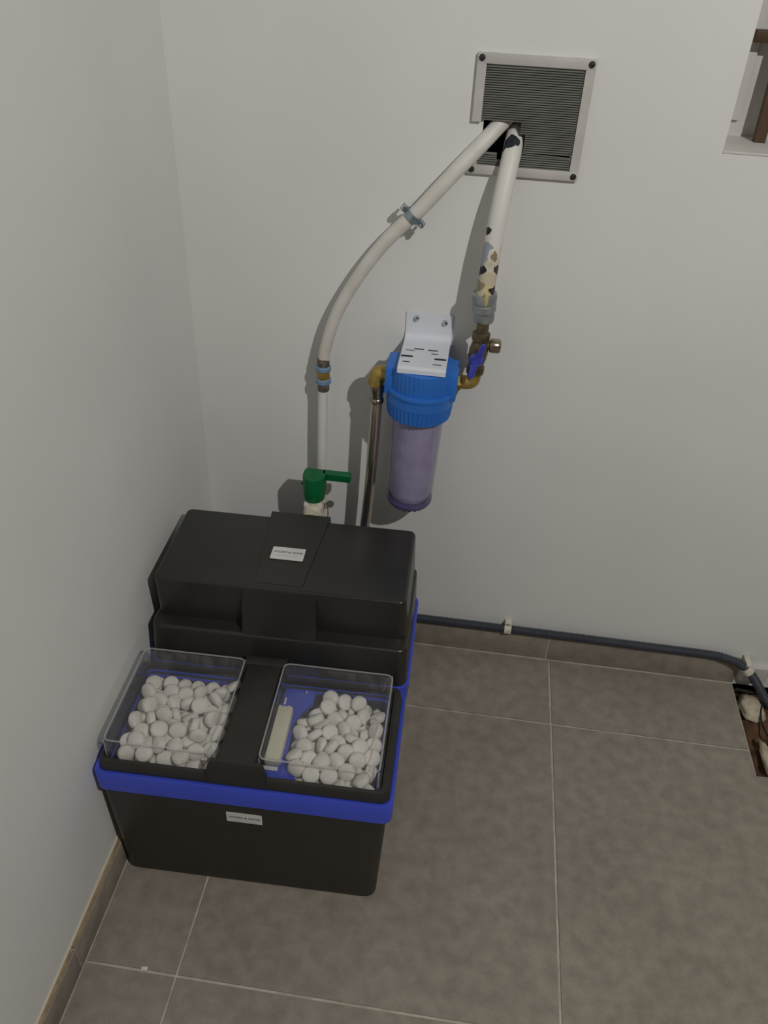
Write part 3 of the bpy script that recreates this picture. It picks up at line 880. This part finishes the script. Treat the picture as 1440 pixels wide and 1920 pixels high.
MB().lathe([(.0350, zo(.6480)), (.0395, zo(.639))] + [(.0412 - .00012 * k + (.0007 if k % 2 else -.0005), zo(.636 - .0065 * k)) for k in range(27)] + [(.034, zo(.4585))], 36).build('cartridge', M['cart'], wfz, 60)
MB().lathe([(.0429, zo(.4600)), (.0436, zo(.4575)), (.0432, zo(.4520)), (.0405, zo(.4470)), (.0345, zo(.4440)), (.030, zo(.4435))], 40).build('bowl_foot', M['bowl_foot'], wfz)
for k in range(6):
    a = math.radians(-135 + 18 * k)
    MB().loft([(-.0022, .0022, -.0012, .0012, 0, .004)], .0006, Matrix.Translation((.0335 * math.cos(a), .0335 * math.sin(a), zo(.4405))) @ Matrix.Rotation(a + math.pi / 2, 4, 'Z')).build('foot_tab', M['bowl_foot'], wfz)
# brass elbow, left outlet
el = MB()
EP = [(-.0620, 0, -.0300), (-.0700, 0, -.0298), (-.0755, 0, -.0315), (-.0785, 0, -.0370), (-.0795, 0, -.0440), (-.0797, 0, -.0520)]
el.tube(cr(EP, 6), .0140, 24)
el.lathe([(.0130, 0), (.0150, .001), (.0150, .0065), (.0130, .0075)], 6, mtx=axis_m((-.0600, 0, -.0300), (-1, 0, 0)))
el.build('brass_elbow', M['brass'], wfz, 40)
er = MB()
er.tube(cr([(.062, 0, -.0265), (.0770, 0, -.0265), (.0850, 0, -.0230), (.0875, 0, -.0160), (.0875, 0, -.0060)], 6), .0120, 24)
er.lathe([(.0120, 0), (.0150, .001), (.0150, .0070), (.0120, .008)], 6, mtx=axis_m((.0610, 0, -.0265), (1, 0, 0)))
er.build('brass_elbow', M['brass'], wfz, 40)

# ------------------------------------------------------------------ braided hose
hz = thing('braided_hose', 'braided steel hose dropping from the brass elbow behind the softener', 'hose', (.335, -.066, .30))
MB().lathe([(.0115, .0), (.0128, -.001), (.0128, -.0120), (.0112, -.0150), (.0106, -.0260), (.0122, -.0280), (.0126, -.0310), (.0118, -.0345), (.0095, -.0365)], 24, mtx=Matrix.Translation(Vector((.3510, -.071, .6850)) - hz.location)).build('hose_nut', M['nickel'], hz)
hp = cr([(.3508, -.071, .652), (.3495, -.071, .61), (.3465, -.070, .53), (.3425, -.068, .45), (.3365, -.066, .37), (.331, -.068, .315), (.329, -.085, .275), (.329, -.120, .262), (.329, -.152, .260)], 10)
MB().tube(sub(hz, hp), .0102, 24).build('hose', M['braid'], hz)

# ------------------------------------------------------------------ chipped supply pipe with stop valve
chips = [((.512, -.055, .962), .0075, (34, 34, 38)), ((.506, -.062, .902), .0105, (30, 31, 36)), ((.508, -.062, .935), .0115, (158, 166, 180)), ((.509, -.060, .922), .0115, (158, 166, 180)),
         ((.527, -.014, 1.086), .014, (38, 44, 54)), ((.536, -.068, .865), .009, (40, 40, 38)), ((.525, -.075, .872), .009, (214, 204, 156)), ((.520, -.014, 1.076), .007, (52, 60, 72)), ((.540, -.012, 1.082), .006, (48, 52, 58)), ((.531, -.066, .868), .0085, (58, 54, 48)), ((.508, -.066, .878), .008, (150, 138, 116)), ((.527, -.070, .925), .007, (150, 136, 112)),
         ((.533, -.062, .905), .007, (70, 64, 58))]
M['chipped'] = chipped_mat('chipped_white_paint', chips, 0.86, 0.97)
p2 = thing('chipped_steel_pipe', 'thick white steel pipe with flaking paint running from the vent to the filter', 'pipe', (0, 0, 0))
pp = cr([(.536, .130, 1.094), (.537, .070, 1.093), (.537, .026, 1.087), (.535, -.004, 1.070), (.532, -.021, 1.046), (.527, -.040, 1.000), (.5225, -.052, .940), (.5195, -.058, .880), (.5185, -.060, .848)], 8)
MB().tube(pp, .0145, 26).build('pipe', M['chipped'], p2)
cm2 = axis_m((.5185, -.060, .858), (.0035, .0045, -.0500))
MB().lathe([(.0150, -.006), (.0196, -.005), (.0204, .000), (.0200, .008), (.0188, .009), (.0188, .012), (.0196, .013), (.0196, .024), (.0180, .026), (.0172, .030), (.0176, .036), (.0166, .044), (.0120, .046)], 30, mtx=cm2).build('coupling', M['steel'], p2)
MB().lathe([(.0004, -.013), (.0028, -.009), (.0040, 0), (.0030, .008), (.0004, .012)], 12, mtx=Matrix.Translation((.5215, -.0795, .860)) @ Matrix.Diagonal((1, .5, 1, 1))).build('paint_drip', M['drip'], p2)
# stop valve
sv = thing('stop_valve', 'tarnished brass stop valve with a blue butterfly handle beside the filter', 'valve', (.5170, -.0705, .729))
MB().lathe([(.0128, -.0040), (.0150, -.0030), (.0150, .0100), (.0120, .0120), (.0142, .0200), (.0160, .0300), (.0160, .0400), (.0142, .0480), (.0120, .0560), (.0150, .0580), (.0150, .0700), (.0110, .0720), (.0100, .0860)], 12,
           mtx=Matrix.Rotation(math.radians(3), 4, 'Y')).build('valve_body', M['oldbrass'], sv)
ds = MB().lathe([(.0075, .010), (.0080, .020)], 20, mtx=axis_m((0, .004, .047), (1, 0, 0))).build('drain_stub', M['oldbrass'], sv)
MB().lathe([(.0090, .0190), (.0118, .0200), (.0122, .0240), (.0122, .0340), (.0105, .0370), (.0060, .0385)], 24, mtx=axis_m((0, .004, .047), (1, 0, 0))).build('drain_cap', M['nickel'], ds)
hb = MB().lathe([(.0060, .012), (.0060, .024), (.0115, .0245), (.0115, .0300), (.0090, .0330)], 20, mtx=axis_m((0, 0, .033), (0, -1, 0))).build('handle_hub', M['handle'], sv)
for (a, b, wa, wb_) in (((.002, -.029, .036), (.0100, -.036, .066), .0065, .0045), ((-.002, -.029, .030), (-.0065, -.036, .004), .0068, .0050)):
    A, B = Vector(a), Vector(b)
    d = (B - A).normalized(); sd = d.cross(Vector((0, -1, 0))).normalized()
    R = []
    for t, wv in ((0, wa), (.5, wa * .85), (.92, wb_), (1, wb_ * .5)):
        c = A.lerp(B, t)
        R.append([tuple(c + sd * wv * math.cos(q) + Vector((0, 1, 0)) * .0030 * math.sin(q)) for q in [2 * math.pi * k / 12 for k in range(12)]])
    MB().rings(R).build('wing', M['handle'], hb)

# ------------------------------------------------------------------ corrugated conduit along the skirting
cpth = cr([(.30, -.0138, .083), (.65, -.0140, .0838), (.90, -.0140, .0825), (1.085, -.0140, .0815), (1.125, -.0180, .0805), (1.155, -.0260, .0765), (1.178, -.0340, .0620), (1.200, -.0400, .0360), (1.222, -.0450, .0060), (1.245, -.0500, -.0200)], 40)
# resample evenly
acc = [0.0]
for a, b in zip(cpth, cpth[1:]): acc.append(acc[-1] + (b - a).length)
step = 0.00125
cnt = int(acc[-1] / step); rs = []; idx = 0
for k in range(cnt):
    s_ = k * step
    while acc[idx + 1] < s_: idx += 1
    t = (s_ - acc[idx]) / max(acc[idx + 1] - acc[idx], 1e-9)
    rs.append(cpth[idx].lerp(cpth[idx + 1], t))
co = MB().tube(rs, [(.0098, .0098, .0077, .0077)[k % 4] for k in range(cnt)], 14).build('corrugated_conduit', M['conduit'], None, 80)
tag(co, 'dark grey corrugated conduit lying along the top of the tile skirting', 'conduit')
def conduit_clip(p, d, label):
    c = thing('conduit_clip', label, 'clip', p)
    mt_ = axis_m((0, 0, 0), d)
    band(.0100, .0116, .0075, mt_).build('clip_ring', M['clip'], c)
    return c, mt_
c1, _ = conduit_clip((.6545, -.0140, .0838), (1, 0, 0), 'ivory plastic clip holding the straight run of grey conduit')
MB().loft([(-.0075, .0075, -.0020, .0135, .0105, .0180)], .0015).build('clip_base', M['clip'], c1)
MB().lathe([(.0030, 0), (.0030, .0015), (.0012, .003)], 12, mtx=axis_m((0, -.002, .0145), (0, -1, 0))).build('clip_nail', M['chrome'], c1)
c2, mt2 = conduit_clip((1.1720, -.0320, .0668), (.023, -.008, -.020), 'ivory plastic collar where the grey conduit bends into the pit')
MB().loft([(-.006, .006, -.002, .0310, .0090, .0160)], .0015).build('clip_base', M['clip'], c2)

# plaster lumps and a thin cable in the pit
def lump(name, c, r, seed, label):
    rg2 = random.Random(seed)
    bm = bmesh.new(); bmesh.ops.create_icosphere(bm, subdivisions=3, radius=1)
    for v in bm.verts:
        s = 1 + .16 * math.sin(5 * v.co.x + seed) * math.cos(4 * v.co.y - seed) + .10 * math.sin(9 * v.co.z + 2 * seed) + rg2.uniform(-.05, .05)
        v.co = Vector((v.co.x * r[0] * s, v.co.y * r[1] * s, v.co.z * r[2] * s))
    me = bpy.data.meshes.new(name); bm.to_mesh(me); bm.free()
    me.materials.append(M['plaster'])
    me.polygons.foreach_set('use_smooth', [True] * len(me.polygons))
    o = bpy.data.objects.new(name, me); col.objects.link(o); o.location = c
    return tag(o, label, 'plaster')
lump('plaster_lump', (1.198, -.062, -.016), (.026, .036, .016), 1, 'pale rough plaster lump in the dirt pit under the conduit bend')
lump('plaster_lump', (1.205, -.190, -.024), (.010, .050, .010), 4, 'long smear of pale plaster along the dirt pit floor')
MB_p = MB().prism([(1.166, -.0), (1.235, -.0), (1.225, -.012), (1.178, -.014)], .012, .055)
tag(MB_p.build('plaster_patch', M['whitewood'], None, 30), 'white plaster patch on the wall between skirting end and conduit', 'plaster')
cb2 = MB().tube(cr([(1.230, -.040, -.004), (1.212, -.075, -.004), (1.208, -.110, -.008), (1.220, -.150, -.012), (1.250, -.175, -.014)], 8), .0022, 8).build('thin_cable', M['cable'])
tag(cb2, 'thin black cable curling over the dirt pit', 'cable')
tag(MB().tube(cr([(1.166, -.030, .003), (1.19, -.034, .004), (1.225, -.034, .000)], 6), .0036, 8).build('cable_stub', M['cable']), 'short black cable stub crossing the pit corner by the skirting end', 'cable')
# a tiny chip of tile spacer left on the grout line
tag(MB().loft([(-.0055, .0055, -.003, .003, 0, .0022)], .0008, Matrix.Translation((.1060, -.7905, .0002)) @ Matrix.Rotation(.1, 4, 'Z')).build('tile_spacer', M['clip']), 'small ivory tile spacer chip left on a grout line near the skirting', 'tile spacer')
